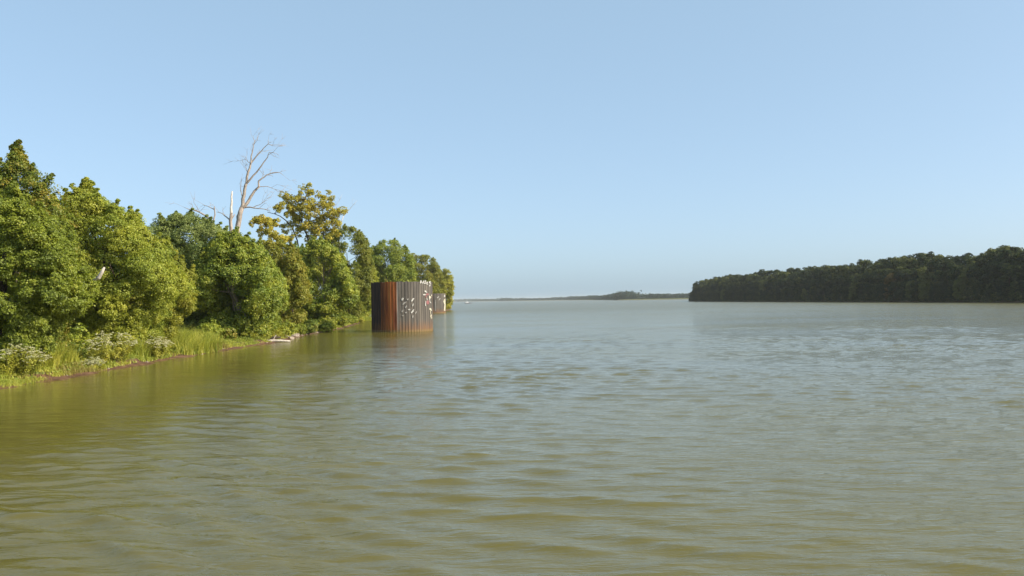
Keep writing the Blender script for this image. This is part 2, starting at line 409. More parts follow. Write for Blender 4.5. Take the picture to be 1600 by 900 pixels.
# ------------------------------------------------------------------ steel cells in the river
def cyl_patch(r, a0, a1, z0, z1, proud, n=4, jag=None):
    """curved patch on a cylinder (angle measured from -Y towards +X)"""
    V = []; Fq = []
    for k in range(n + 1):
        a = a0 + (a1 - a0) * k / n
        for z in (z0, z1):
            V.append(((r + proud) * math.sin(a), -(r + proud) * math.cos(a), z))
    for k in range(n): Fq.append((2 * k, 2 * k + 2, 2 * k + 3, 2 * k + 1))
    return V, Fq
def steel(name, base, dark, bright, rustbase):
    m, t, out = new_mat(name)
    ge = t.nodes.new('ShaderNodeNewGeometry'); sp = t.nodes.new('ShaderNodeSeparateXYZ'); t.links.new(ge.outputs['Position'], sp.inputs[0])
    mp = t.nodes.new('ShaderNodeMapping'); mp.inputs['Scale'].default_value = (3.0, 3.0, .22)
    t.links.new(ge.outputs['Position'], mp.inputs[0])
    n1 = t.nodes.new('ShaderNodeTexNoise'); n1.inputs['Scale'].default_value = 1.0; n1.inputs['Detail'].default_value = 6
    t.links.new(mp.outputs[0], n1.inputs['Vector'])
    n2 = t.nodes.new('ShaderNodeTexNoise'); n2.inputs['Scale'].default_value = .9; n2.inputs['Detail'].default_value = 5
    t.links.new(ge.outputs['Position'], n2.inputs['Vector'])
    oi = t.nodes.new('ShaderNodeObjectInfo')
    a = t.nodes.new('ShaderNodeMath'); a.operation = 'MULTIPLY_ADD'; a.inputs[1].default_value = .22
    t.links.new(oi.outputs['Random'], a.inputs[0]); t.links.new(n1.outputs['Fac'], a.inputs[2])
    b = t.nodes.new('ShaderNodeMath'); b.operation = 'SUBTRACT'; b.inputs[1].default_value = .11
    t.links.new(a.outputs[0], b.inputs[0])
    r = ramp(t, [(.3, dark), (.5, base), (.72, bright)]); t.links.new(b.outputs[0], r.inputs[0])
    # rust climbing from the waterline
    zz = t.nodes.new('ShaderNodeMath'); zz.operation = 'MULTIPLY_ADD'; zz.inputs[1].default_value = -3.2
    t.links.new(n1.outputs['Fac'], zz.inputs[0]); t.links.new(sp.outputs['Z'], zz.inputs[2])
    mr = t.nodes.new('ShaderNodeMapRange'); mr.inputs[1].default_value = -1.9; mr.inputs[2].default_value = .4
    mr.inputs[3].default_value = rustbase; mr.inputs[4].default_value = 0
    t.links.new(zz.outputs[0], mr.inputs[0])
    mx = t.nodes.new('ShaderNodeMixRGB'); mx.inputs[2].default_value = (.24, .105, .035, 1)
    t.links.new(mr.outputs[0], mx.inputs[0]); t.links.new(r.outputs[0], mx.inputs[1])
    # silt line
    m3 = t.nodes.new('ShaderNodeMapRange'); m3.inputs[1].default_value = .28; m3.inputs[2].default_value = .45
    m3.inputs[3].default_value = .75; m3.inputs[4].default_value = 0; t.links.new(sp.outputs['Z'], m3.inputs[0])
    mx2 = t.nodes.new('ShaderNodeMixRGB'); mx2.inputs[2].default_value = (.20, .14, .06, 1)
    t.links.new(m3.outputs[0], mx2.inputs[0]); t.links.new(mx.outputs[0], mx2.inputs[1])
    p = t.nodes.new('ShaderNodeBsdfPrincipled'); p.inputs['Roughness'].default_value = .75
    p.inputs['Metallic'].default_value = 0.0; p.inputs['Specular IOR Level'].default_value = .25
    t.links.new(mx2.outputs[0], p.inputs['Base Color'])
    bm = t.nodes.new('ShaderNodeBump'); bm.inputs['Strength'].default_value = .35; bm.inputs['Distance'].default_value = .06
    t.links.new(n2.outputs['Fac'], bm.inputs['Height']); t.links.new(bm.outputs[0], p.inputs['Normal'])
    t.links.new(p.outputs[0], out.inputs[0]); return m
ST_DARK_SHADE = steel('steel_dark_shaded', (.045, .030, .028), (.022, .016, .016), (.085, .045, .032), .5)  # dark steel, with the shade of the cell's left side painted in
ST_RUST_SHADE = steel('steel_dark_rust_shaded', (.13, .048, .022), (.055, .024, .015), (.26, .09, .032), .6)  # rust darkened by shade put into its colour, towards the left side
ST_RUST = steel('steel_orange_rust', (.30, .092, .026), (.16, .048, .020), (.40, .155, .045), .7)
ST_PALE = steel('steel_pale_edge', (.22, .19, .16), (.16, .12, .10), (.32, .27, .22), .5)
ST_GREY = steel('steel_grey', (.118, .102, .086), (.080, .070, .062), (.165, .142, .116), .75)
PAINT = noise_mat('paint_white', [(.24, .22, .20), (.66, .64, .58)], (1, 1, 1), 4, rough=.7)
PAINTG = noise_mat('paint_faded_grey', [(.22, .20, .18), (.42, .40, .36)], (1, 1, 1), 4, rough=.7)
PAINTC = noise_mat('paint_cream', [(.30, .27, .20), (.64, .59, .44)], (1, 1, 1), 3, rough=.7)
PAINTR = noise_mat('paint_red', [(.19, .08, .08), (.30, .13, .13)], (1, 1, 1), 3, rough=.7)
FILL = noise_mat('gravel_fill', [(.16, .14, .11), (.32, .28, .23)], (1, 1, 1), 3, bump=.5)
def sheet_pile_mesh(r, n, h, z0):
    """one flat-web sheet pile: shallow curved web with a thumb-and-finger interlock rib along its right edge"""
    da = 2 * math.pi / n
    prof = [(-.5, 0), (-.40, .012), (-.2, .0), (0, -.004), (.2, 0), (.38, .010), (.41, .045), (.46, .050), (.485, .02), (.5, -.01)]
    V, Fq = [], []
    outer = [(r + o, a * da) for a, o in prof]; inner = [(r - .035, a * da) for a, o in reversed(prof)]
    ring = outer + inner; k = len(ring)
    for z in (z0, h):
        for rr, a in ring: V.append((rr * math.sin(a), -rr * math.cos(a), z))
    for i in range(k): Fq.append((i, (i + 1) % k, k + (i + 1) % k, k + i))
    Fq.append(tuple(range(k, 2 * k)))
    me = bpy.data.meshes.new('sheet_pile'); me.from_pydata(V, [], Fq); return me
NP_ = 66
def steel_cell(loc, r, h, zone, label, seed, marks, rz):
    root = empty('steel_cell', loc); tag(root, label, 'mooring cell', 'round sheet pile cells standing in the river')
    rng = np.random.default_rng(seed)
    meshes = {}
    for k in range(NP_):
        a = 2 * math.pi * k / NP_; aa = (a + math.pi) % (2 * math.pi) - math.pi
        mt = zone(aa - rz)
        if mt.name not in meshes:
            me = sheet_pile_mesh(r, NP_, h, -2.6); me.materials.append(mt); meshes[mt.name] = me
        o = bpy.data.objects.new('sheet_pile', meshes[mt.name]); COL.objects.link(o); o.parent = root
        o.rotation_euler = (0, 0, a); o.scale = (1, 1, 1 + rng.uniform(-.008, .006))
    V = [((r - .04) * math.sin(2 * math.pi * k / 48), -(r - .04) * math.cos(2 * math.pi * k / 48), h - .45) for k in range(48)]
    V.append((0, 0, h - .3)); me = bpy.data.meshes.new('gravel_fill')
    me.from_pydata(V, [], [(k, (k + 1) % 48, 48) for k in range(48)])
    link('gravel_fill', me, FILL, root)
    for (nm, mt, polys) in marks:
        V, Fq = [], []
        for poly in polys:                # polygon outline in (px offset angle, z) pairs, wrapped on the cylinder
            o = len(V)
            for a, z in poly: V.append(((r + .10) * math.sin(a), -(r + .10) * math.cos(a), z))
            Fq.append(tuple(range(o, o + len(poly))))
        me = bpy.data.meshes.new(nm); me.from_pydata(V, [], Fq); link(nm, me, mt, root)
    return root
C1 = P(629, 519, 143.6); C1.z = 0
CR, CH = 5.2, 8.4
C1x, C1y = C1.x, 143.6
view1 = math.atan2(C1x, C1y)             # heading of the cell from the camera
def at_cell(px, py):
    """angle and height on the first cell of the mark seen at a photo pixel"""
    d = ray(px, py); ox, oy = -C1x, -C1y
    A = d.x ** 2 + d.y ** 2; B = 2 * (ox * d.x + oy * d.y); C_ = ox * ox + oy * oy - (CR + .1) ** 2
    disc = max(B * B - 4 * A * C_, 0); k = (-B - math.sqrt(disc)) / (2 * A)
    x, y, z = ox + d.x * k, oy + d.y * k, CAM_H + d.z * k
    return (math.atan2(x, -y), z)
def blob(cx, cy, L, W, deg, rng, n=9):
    """uneven dab of paint: centre, length and width in zoomed-crop units, slope in degrees"""
    pts = []
    c, s = math.cos(R(deg)), math.sin(R(deg))
    for k in range(n):
        th = 2 * math.pi * k / n; q = rng.uniform(.75, 1.15)
        u, v = L / 2 * math.cos(th) * q, W / 2 * math.sin(th) * q
        x = cx + u * c - v * s; y = cy - (u * s + v * c)
        pts.append(at_cell(615 + x / 12.86, 430 + y / 12.86))
    return pts[::-1]
rb = np.random.default_rng(3)
W_ = lambda *a: blob(*a, rb)
marks1 = [('white_paint_dab', PAINT, [W_(180, 480, 75, 42, 60)]), ('white_paint_dab', PAINT, [W_(385, 490, 95, 32, 50)]),
          ('white_paint_dab', PAINTG, [W_(285, 485, 45, 28, 60)]), ('white_paint_dab', PAINTG, [W_(215, 560, 110, 34, 35)]),
          ('white_paint_dab', PAINTG, [W_(390, 595, 70, 30, 65)]), ('white_paint_dab', PAINTG, [W_(250, 635, 60, 28, 60)]),
          ('white_paint_dab', PAINT, [W_(312, 690, 46, 32, 20)]), ('white_paint_dab', PAINTG, [W_(178, 720, 60, 30, 60)]),
          ('white_paint_dab', PAINT, [W_(378, 730, 105, 34, 52)]), ('white_paint_dab', PAINTG, [W_(250, 752, 40, 28, 30)]),
          ('white_paint_dab', PAINTG, [W_(450, 750, 60, 22, 55)]), ('white_paint_dab', PAINTG, [W_(185, 812, 45, 24, 0)]),
          ('white_paint_dab', PAINTG, [W_(388, 830, 62, 30, 80)]),
          ('white_paint_writing', PAINT, [W_(548, 130, 70, 26, 80), W_(575, 148, 70, 20, -60), W_(600, 135, 75, 24, 80), W_(632, 128, 40, 22, 0), W_(635, 160, 56, 24, 10), W_(640, 108, 40, 16, 0), W_(672, 160, 70, 20, 80), W_(682, 188, 26, 16, 0)]),
          ('white_paint_writing', PAINT, [W_(728, 140, 60, 26, 70), W_(738, 165, 50, 16, 90), W_(728, 205, 40, 26, 60)]),
          ('white_paint_writing', PAINT, [W_(640, 325, 46, 36, -30), W_(625, 392, 80, 26, 0), W_(665, 345, 24, 18, 0)]),
          ('red_paint_smear', PAINTR, [W_(678, 385, 60, 44, 20), W_(650, 430, 26, 44, 0)]),
          ('red_paint_smear', PAINTR, [W_(690, 545, 70, 90, -20)]),
          ('white_paint_writing', PAINT, [W_(645, 570, 110, 18, 88), W_(722, 470, 200, 12, 98), W_(672, 480, 60, 14, 100), W_(740, 545, 60, 14, 130)]),
          ('white_paint_writing', PAINTC, [W_(732, 440, 50, 62, 0), W_(764, 405, 40, 14, 90)]),
          ('white_paint_writing', PAINTC, [W_(736, 680, 44, 52, 20), W_(755, 700, 26, 30, 0)]),
          ('white_paint_writing', PAINTC, [W_(742, 750, 80, 14, 95), W_(752, 815, 60, 30, 80), W_(758, 858, 34, 26, 0)])]
def zone1(a):
    if a < R(-44): return ST_DARK_SHADE  # the two left zones also paint the cell's shaded side
    if a < R(-31): return ST_RUST_SHADE
    if a < R(-11.5): return ST_RUST
    if a < R(-6.5): return ST_PALE
    return ST_GREY
cell1 = steel_cell((C1x, C1y, 0), CR, CH, zone1, 'large near round steel cell, orange rust on its left, white dabs on its grey side', 1, marks1, -view1)
rzc = view1
C2 = P(677.5, 480, 357); 
def zone2(a):
    if a < R(-30): return ST_RUST_SHADE
    if a < R(4): return ST_RUST
    return ST_GREY
marks2 = [('cream_paint_band', PAINTC, [[(R(a), z) for a, z in ((60, 1.2), (74, .8), (80, 4), (78, 6.2), (63, 5.8), (57, 5.0), (66, 3.6))]]),
          ('white_paint_dab', PAINT, [[(R(a), z) for a, z in ((62, 6.8), (74, 7.0), (76, 7.9), (64, 7.7))]]),
          ('white_paint_dab', PAINT, [[(R(a), z) for a, z in ((22, 6.6), (30, 7.2), (32, 7.0), (24, 6.3))]]),
          ('white_paint_dab', PAINT, [[(R(a), z) for a, z in ((30, 5.6), (37, 6.4), (39, 6.2), (32, 5.4))]]),
          ('cream_paint_stripe', PAINTG, [[(R(a), z) for a, z in ((13, 1.0), (15.5, 1.0), (15.5, 5.4), (13, 5.8))]])]
steel_cell((C2.x, 357, 0), CR, CH, zone2, 'small far round steel cell half hidden behind the big one', 2, marks2, 0)

# ------------------------------------------------------------------ trees traced by silhouette rows, built in the round
def rows_lobes(rows, Y, seed, n, k=.30, depth=.9, front=0.0, zmin=None, shoots=1.0, mg=.4, edge=.4):
    rng = np.random.default_rng(seed)
    rows = np.array(rows, float)
    py0, py1 = rows[0, 0], rows[-1, 0]
    m_ = Y / F; lc, lr = [], []
    cx_mean = (rows[:, 1] + rows[:, 2]).mean() / 2
    hw_max = ((rows[:, 2] - rows[:, 1]) / 2).max() * m_
    for i in range(n):
        py = py0 + (py1 - py0) * ((i + rng.uniform()) / n)
        l = np.interp(py, rows[:, 0], rows[:, 1]); r = np.interp(py, rows[:, 0], rows[:, 2])
        hw = (r - l) / 2 * m_
        rad = min(max(hw * k * rng.uniform(.8, 1.3), .45), hw * .95, 2.6)
        s = rng.uniform(-1, 1); s = np.sign(s) * abs(s) ** .6
        inner = max(hw - rad * 0.9 - mg, 0)
        off = s * inner
        dmax = math.sqrt(max(0, 1 - s * s)) * inner * depth
        dep = rng.choice([-1, 1], p=[.62, .38]) * dmax * rng.uniform(.5, 1)
        c = P((l + r) / 2 + off / m_, py + (rad * .75 + mg) / m_, Y); c.y += dep + front
        low = c.z - (zmin or 0)
        if zmin is not None and low < 3.0:        # the lowest boughs stay back from the shore
            c.y = max(c.y, Y - .8)
            c.x = min(c.x, float(np.interp(c.y, LY, LX)) - (2.6 if Y < 90 else 1.2) - rad * .6 + max(low, 0) * .5)
        if zmin is not None and c.z < zmin: c.z = zmin + rng.uniform(0, .6)
        lc.append(tuple(c)); lr.append(rad)
    span = py1 - py0; ntop = max(8, int(n * edge))
    for i in range(ntop):
        py = py0 + span * .62 * (i + rng.uniform()) / ntop
        l = np.interp(py, rows[:, 0], rows[:, 1]); r = np.interp(py, rows[:, 0], rows[:, 2]); hw = (r - l) / 2 * m_
        for sgn in (-1, 1):
            rad = min(rng.uniform(.12, .26) * hw_max * .6 + .25, max(hw, .3), 1.5)
            e = max(hw - rad * rng.uniform(.5, 1.1) - mg * .7, 0) * sgn
            c = P((l + r) / 2 + e / m_, py + (rad * .6 + mg) / m_, Y); c.y += rng.normal(0, .35) * hw
            lc.append(tuple(c)); lr.append(rad)
            if rng.uniform() < .55:                                   # a shoot standing out of the crown
                for q in range(3):
                    c2 = c + Vector((sgn * .16 * q + rng.normal(0, .1), rng.normal(0, .2), rad * .7 + .42 * q * shoots)); lc.append(tuple(c2)); lr.append(.30 - .08 * q)
    return lc, lr
def sil_tree(name, rows, X, leaf, size, per, dens, seed, label, nl=60, k=.30, cx=None, depth=.9, edge=.4, **kw):
    rows_a = np.array(rows, float)
    if cx is None: cx = (rows_a[:, 1] + rows_a[:, 2]).mean() / 2
    Y = PX(cx, 470, X).y
    gz = ground_z(X, Y)
    lc, lr = rows_lobes(rows, Y, seed, nl, k, depth, zmin=gz + .9, mg=.25 + .35 * kw.get('spray', .8), edge=edge)
    return build_tree(name, (X, Y, gz - .05), lc, lr, leaf, size, per, dens, seed + 100, label, **kw)

sil_tree('tall_tree', [(228, 22, 30), (245, 12, 44), (258, -4, 62), (282, -30, 82), (300, -50, 98), (340, -70, 112), (400, -80, 120), (560, -60, 110)], -43,
         'dark', .165, 38, 10, 11, 'tallest dark olive tree with a pointed top at the far left of the bank', nl=90, k=.22, trunk_r=.35, nlimb=16, bark=BARKP, spray=.7)
sil_tree('broadleaf_tree', [(288, -70, 10), (300, -90, 45), (330, -100, 85), (380, -100, 118), (430, -100, 128), (500, -90, 132), (548, -80, 112)], -36.3,
         'green', .125, 92, 14, 12, 'broad mid green tree in front of the tallest one, leaning to the water', nl=90, k=.22, trunk_r=.26, nlimb=12, spray=.62, flat=.5)
sil_tree('maple_tree', [(286, 124, 140), (300, 108, 162), (320, 96, 196), (345, 90, 225), (375, 86, 252), (420, 84, 276), (460, 88, 290), (500, 95, 292), (538, 105, 285)], -37.5,
         'light', .13, 84, 12, 13, 'light green rounded tree with a bleached broken branch showing in its leaves', nl=120, k=.20, trunk_r=.28, nlimb=14, spray=.68, flat=.52)
sil_tree('willow_tree', [(380, 236, 262), (400, 228, 284), (430, 232, 298), (460, 238, 308), (485, 240, 306), (520, 245, 292)], -34.6,
         'yellowgreen', .125, 74, 12, 14, 'yellow green bushy tree at the right foot of the rounded light green tree', nl=50, k=.26, trunk_r=.12, nlimb=8, spray=.6)
sil_tree('silver_maple', [(328, 265, 300), (345, 245, 335), (362, 238, 365), (395, 242, 392), (430, 256, 400), (520, 265, 400)], -42,
         'silver', .155, 70, 11, 15, 'grey green tree with upswept leafy shoots left of the tall dead tree', nl=90, k=.22, trunk_r=.3, nlimb=14, upw=.9, spray=.8)
sil_tree('sycamore_tree', [(360, 345, 378), (378, 325, 408), (405, 308, 432), (440, 296, 442), (480, 292, 446), (515, 305, 440), (531, 330, 425)], -35.6,
         'sycamore', .20, 40, 11, 16, 'large leaved sycamore hanging over the muddy shore below the tall dead tree', nl=90, k=.22, trunk_r=.25, nlimb=14, spray=.8, flat=.4, bark=BARKP)
sil_tree('elm_tree', [(372, 398, 440), (385, 392, 462), (410, 388, 476), (440, 395, 482), (480, 410, 486), (515, 430, 480)], -38,
         'olive', .24, 34, 11, 17, 'olive brown tree between the large leaved sycamore and the dark tree beside the log', nl=70, k=.24, trunk_r=.22, nlimb=10, spray=.85)
sil_tree('willow_tree', [(378, 436, 468), (392, 428, 486), (410, 430, 492), (450, 432, 490)], -45,
         'blue', .24, 34, 10, 18, 'small bluish green crown behind the olive brown tree', nl=30, k=.3, trunk_r=.2, nlimb=8, spray=.8, upw=.9)
sil_tree('ash_tree', [(372, 482, 510), (388, 470, 532), (420, 464, 548), (455, 462, 560), (490, 466, 562), (512, 478, 552)], -36.6,
         'sycamore', .26, 32, 10, 19, 'green and yellow mottled tree reaching down to the stony waterline', nl=90, k=.2, trunk_r=.25, nlimb=12, spray=.85, flat=.42, bark=BARKP)
sil_tree('oak_tree', [(352, 535, 555), (362, 508, 568), (385, 498, 578), (420, 500, 584), (460, 510, 584), (500, 525, 575)], -43,
         'olive', .28, 30, 8.5, 20, 'olive tree with rust tinged leaves behind the yellowing tree', nl=80, k=.22, trunk_r=.28, nlimb=10, spray=1.0)
sil_tree('poplar_tree', [(373, 592, 622), (384, 572, 638), (405, 562, 648), (435, 562, 652), (470, 565, 645), (498, 570, 640)], -45,
         'light', .36, 26, 7, 21, 'rounded light green tree rising right above the big steel cell', nl=70, k=.26, trunk_r=.3, nlimb=10, spray=1.25, edge=.2)
sil_tree('elm_tree', [(394, 640, 665), (403, 632, 682), (425, 626, 692), (455, 630, 698), (482, 640, 700)], -46,
         'olive', .46, 24, 6, 22, 'brownish olive tree seen above the right edge of the big steel cell', nl=50, k=.3, trunk_r=.3, nlimb=8, spray=1.5, edge=.2)
sil_tree('elm_tree', [(418, 680, 700), (428, 672, 708), (448, 670, 709), (460, 675, 709), (482, 682, 713)], -39,
         'yellowgreen', .46, 24, 6, 23, 'last tree of the left bank, behind the small far steel cell', nl=50, k=.3, trunk_r=.25, nlimb=6, spray=1.3, edge=.2)
sil_tree('leafy_shrub', [(418, 556, 588), (445, 552, 592), (480, 552, 590), (500, 556, 588)], -42.5,
         'green', .30, 30, 8, 24, 'green shrubby tree on the bank just left of the big steel cell', nl=40, k=.3, trunk_r=.15, nlimb=6, spray=1.0)
# thicket behind the front row
SIL = [(-160, 300), (0, 262), (60, 278), (100, 305), (140, 305), (200, 345), (235, 385), (260, 350), (330, 345), (380, 372), (400, 378), (430, 380), (470, 382), (520, 368), (570, 384), (600, 386), (650, 408), (690, 432)]
sx = [a for a, b_ in SIL]; sy = [b_ for a, b_ in SIL]
rf = np.random.default_rng(77)
TL = ['left of the picture edge, behind the broad mid green tree', 'at the very left edge, behind the broad mid green tree', 'behind the tallest dark pointed tree', 'right behind the tallest dark pointed tree',
      'behind the left half of the rounded light green tree', 'behind the right half of the rounded light green tree', 'in the notch right of the rounded light green tree', 'behind the left side of the grey green tree',
      'behind the grey green tree and the low snag', 'at the foot of the tallest dead tree', 'behind the large leaved sycamore', 'behind the small golden leaved tree', 'behind the small bluish green crown',
      'below the tall yellowing tree', 'behind the green and yellow mottled tree', 'behind the olive tree with rust tinged leaves', 'behind the rounded tree above the big steel cell', 'in the gap above the middle of the big steel cell',
      'behind the brownish olive tree above the big cell', 'just before the last tree of the left bank']
for i, px in enumerate([-140, -60, 15, 70, 135, 190, 228, 262, 312, 352, 392, 425, 458, 495, 530, 560, 588, 618, 648, 672]):
    X = -54 - 3 * (i % 3); top = np.interp(px, sx, sy) + 14 + rf.uniform(0, 10)
    hw = 44 * (1.0 if px < 300 else .62 if px < 500 else .5)
    rows = [(top, px - hw * .3, px + hw * .3), (top + 14, px - hw * .7, px + hw * .7), (top + 45, px - hw, px + hw), (505 if px > 300 else 540, px - hw, px + hw)]
    Y = PX(px, 470, X).y
    sil_tree('thicket_tree', rows, X, ['dark', 'green', 'olive', 'light'][i % 4] if px < 540 else ['olive', 'light'][i % 2],
             .30 + Y * .0006, 22, 6.0 if Y > 150 else 8, 300 + i, 'thicket tree ' + TL[i], nl=34, k=.32,
             group='trees filling in behind the front row of the left bank', nlimb=6, spray=1.1 + Y * .002)
# yellowing open-crowned tree
def crop3(cx, cy, Y): return P(240 + cx / 4.5, 200 + cy / 4.5, Y)
def open_tree(X, trunks, blobs, label, leaf, seed, size=.26, per=11, dens=9):
    c = blobs[0]; Y0 = PX(240 + trunks[0][0][0] / 4.5, 470, X).y
    rng = np.random.default_rng(seed)
    base = np.array((X, Y0, ground_z(X, Y0) - .1))
    root = empty('cottonwood_tree' if leaf == 'gold' else 'open_tree', base); tag(root, label, 'tree')
    sc = Y0 / F / 4.5
    tips = []
    for j, tk in enumerate(trunks):
        pts = [Vector(crop3(x, y, Y0 + rng.normal(0, .6) * (i > 0))) - Vector(base) for i, (x, y) in enumerate(tk)]
        if j == 0: pts = [Vector((0, 0, -.4)), pts[0] * .5] + pts
        else:
            pts = [Vector((0, 0, pts[0].z * .55)) + Vector((pts[0].x * .4, 0, 0))] + pts
        n = len(pts); r0 = .26 if j == 0 else .17
        link('trunk' if j == 0 else 'limb', tube_mesh('trunk', [(pts, [r0 * (1 - .7 * i / (n - 1)) for i in range(n)])], 7), BARK, root)
        tips += [pts[k] for k in range(max(1, n - 2), n)]
    lc, lr = [], []
    for (x, y, r) in blobs:
        q = Vector(crop3(x, y, Y0 + rng.uniform(-2.2, 2.2))); R0 = r * sc
        for _ in range(7):
            d = rng.normal(0, .58, 3) * R0
            lc.append(np.array(q) + d); lr.append(R0 * rng.uniform(.30, .50))
        tp = min(tips, key=lambda t_: (t_ - (q - Vector(base))).length)
        link('limb', tube_mesh('limb', [(wiggle(tp, q - Vector(base), 5, .07, rng), [.085, .07, .055, .04, .03, .015])], 5), BARK, root)
    lc = np.array(lc); lr = np.array(lr)
    C_, O_ = lobes_to_sprays(lc, lr, rng, dens, lc.mean(0))
    V, Fq, T = leaves(C_ - base, O_, rng.uniform(.25, .5, len(C_)), per, size, rng, .8, .3)
    link('crown', mesh_np('crown', V, Fq, attr=T), LM[leaf], root)
    return root
open_tree(-44, [[(1090, 800), (1075, 745), (1045, 690), (1035, 600), (1060, 500)], [(1010, 790), (975, 700), (930, 650), (890, 620), (850, 604), (800, 592)], [(1190, 780), (1200, 700), (1230, 620)]],
          [(960, 520, 62), (915, 560, 42), (1010, 560, 50), (1080, 470, 62), (1100, 440, 35), (1160, 500, 60), (1200, 490, 30), (1250, 590, 60), (1270, 650, 52), (1050, 600, 55), (1140, 590, 70), (1150, 690, 70), (1230, 670, 60),
           (1290, 600, 35), (1000, 640, 35), (1120, 740, 50), (880, 545, 28), (930, 500, 30), (970, 600, 34), (1220, 540, 46), (1190, 620, 52), (1090, 540, 50), (1040, 530, 40), (1180, 740, 55), (1270, 720, 50), (1060, 700, 55), (1010, 730, 45), (1000, 590, 45), (1110, 660, 55), (950, 690, 35)],
          'tall yellowing tree with an open crown and forked dark limbs against the sky', 'gold', 41, dens=12, per=12)
open_tree(-43, [[(900, 820), (860, 780), (800, 740)]], [(750, 680, 42), (725, 655, 25), (790, 660, 40), (830, 720, 50), (880, 770, 50), (770, 720, 35), (850, 680, 30), (920, 790, 45)],
          'small golden leaved tree between the tall dead tree and the tall yellowing tree', 'gold', 42, dens=14, per=14)

# ------------------------------------------------------------------ dead trees
def dead_tree(name, X, cx, polys, label, seed, twigs=4, mat=DEAD, bleached=()):
    rng = np.random.default_rng(seed)
    Y0 = PX(240 + cx / 4.5, 470, X).y
    base = Vector((X, Y0, ground_z(X, Y0) - .1)); root = empty(name, base); tag(root, label, 'dead tree')
    for j, (poly, r0, r1) in enumerate(polys):
        dep = rng.normal(0, .8) if j else 0
        pts = []
        for i, (x, y) in enumerate(poly):
            q = crop3(x, y, Y0 + (dep * i / max(1, len(poly) - 1))); pts.append(q - base)
        if j == 0: pts = [Vector((pts[0].x * .2, 0, -.3)), Vector((pts[0].x * .5, 0, pts[0].z * .4))] + pts
        # smooth the traced line with small kinks
        fine = []
        for a, b_ in zip(pts[:-1], pts[1:]):
            fine += [a, a.lerp(b_, .5) + Vector(rng.normal(0, .035, 3)) * (a - b_).length]
        fine.append(pts[-1]); n = len(fine)
        rad = [1.3 * (r0 + (r1 - r0) * i / (n - 1)) for i in range(n)]
        paths = [(fine, rad)]
        if j and r1 < .05:
            for _ in range(twigs):
                k = rng.integers(max(1, n // 3), n); p0 = fine[k]
                dr = (fine[k] - fine[k - 1]).normalized() + Vector(rng.normal(0, .6, 3)) + Vector((.1, 0, .25))
                L = rng.uniform(.8, 2.4); p1 = p0 + dr.normalized() * L
                rr = min(rad[k] * .6, .035); mid = p0.lerp(p1, .55) + Vector(rng.normal(0, .12, 3)) * L
                paths.append(([p0, mid, p1], [rr, rr * .75, .010]))
                for _ in range(2):
                    q1 = mid + (p1 - mid) * rng.uniform(0, .6); q2 = q1 + Vector(rng.normal(0, .45, 3)) + dr * .3
                    paths.append(([q1, q2], [.016, .008]))
        mt = DEADW if j in bleached else mat
        link('trunk' if j == 0 else 'limb', tube_mesh('limb', paths, 7 if j == 0 else 5), mt, root)
    return root
dead_tree('dead_tree', -44, 590, [
    ([(588, 720), (603, 640), (622, 560)], .38, .29),
    ([(622, 562), (628, 500), (640, 440), (656, 380), (665, 310), (683, 250)], .25, .12),
    ([(683, 250), (686, 200), (700, 140), (711, 95), (700, 58)], .10, .02),
    ([(683, 250), (708, 218), (740, 180), (775, 140), (806, 112), (806, 85)], .10, .02),
    ([(806, 112), (835, 125), (868, 128)], .04, .012),
    ([(660, 385), (700, 335), (740, 290), (775, 240), (802, 205), (812, 172), (860, 178)], .12, .02),
    ([(632, 558), (660, 525), (682, 485), (708, 445), (742, 412)], .22, .13),
    ([(740, 415), (738, 374), (762, 355), (795, 330), (840, 314), (885, 312), (912, 332)], .12, .02),
    ([(742, 412), (800, 410), (850, 430), (912, 441)], .05, .012),
    ([(636, 560), (680, 556), (740, 566), (792, 573)], .11, .03),
    ([(700, 558), (745, 540), (775, 520), (806, 505)], .05, .012),
    ([(588, 700), (588, 620), (602, 588)], .16, .08),
    ([(628, 500), (612, 430), (616, 400)], .06, .02),
    ([(683, 250), (650, 222), (610, 228)], .04, .012),
    ([(664, 330), (655, 290), (640, 270)], .04, .015)],
    'tallest bare dead tree, grey, forking into many limbs high above the bank', 51, twigs=5, bleached=())
dead_tree('dead_snag', -43, 545, [
    ([(545, 705), (541, 655), (547, 600)], .24, .18),
    ([(547, 600), (550, 520), (553, 446)], .17, .09),
    ([(541, 655), (512, 625), (482, 600), (442, 590)], .10, .02),
    ([(545, 645), (572, 606)], .08, .05)],
    'broken bleached snag with one upright splintered stem left of the tallest dead tree', 52, twigs=3, bleached=(1,))
dead_tree('dead_snag', -43, 415, [
    ([(425, 720), (420, 660), (432, 610), (426, 555)], .14, .06),
    ([(418, 660), (362, 615), (300, 580), (250, 572), (216, 558)], .13, .02),
    ([(430, 575), (382, 550), (345, 542)], .06, .015)],
    'low dead snag with a long bare limb reaching left over the grey green tree', 53, twigs=4)
dead_tree('dead_snag', -52, 1300, [
    ([(1300, 760), (1310, 680), (1335, 620)], .14, .09),
    ([(1335, 620), (1380, 570), (1432, 508)], .08, .015),
    ([(1310, 660), (1282, 545), (1326, 466)], .07, .015)],
    'thin bleached dead stem behind the right side of the yellowing tree', 54, twigs=3, mat=DEADW)
# bleached broken branch in the rounded light green tree
mp_tree = [o for o in COL.objects if o.name == 'maple_tree'][0]
q0 = P(147, 437, 71.2) - mp_tree.location; q1 = P(154, 434, 70.6) - mp_tree.location; q2 = P(163, 418, 70.4) - mp_tree.location
link('broken_branch', tube_mesh('broken_branch', [([q0, q1], [.12, .15]), ([q1, q1.lerp(q2, .5) + Vector((.03, 0, .02)), q2], [.17, .15, .08])], 7), DEADW, mp_tree)['label'] = 'bleached broken branch'

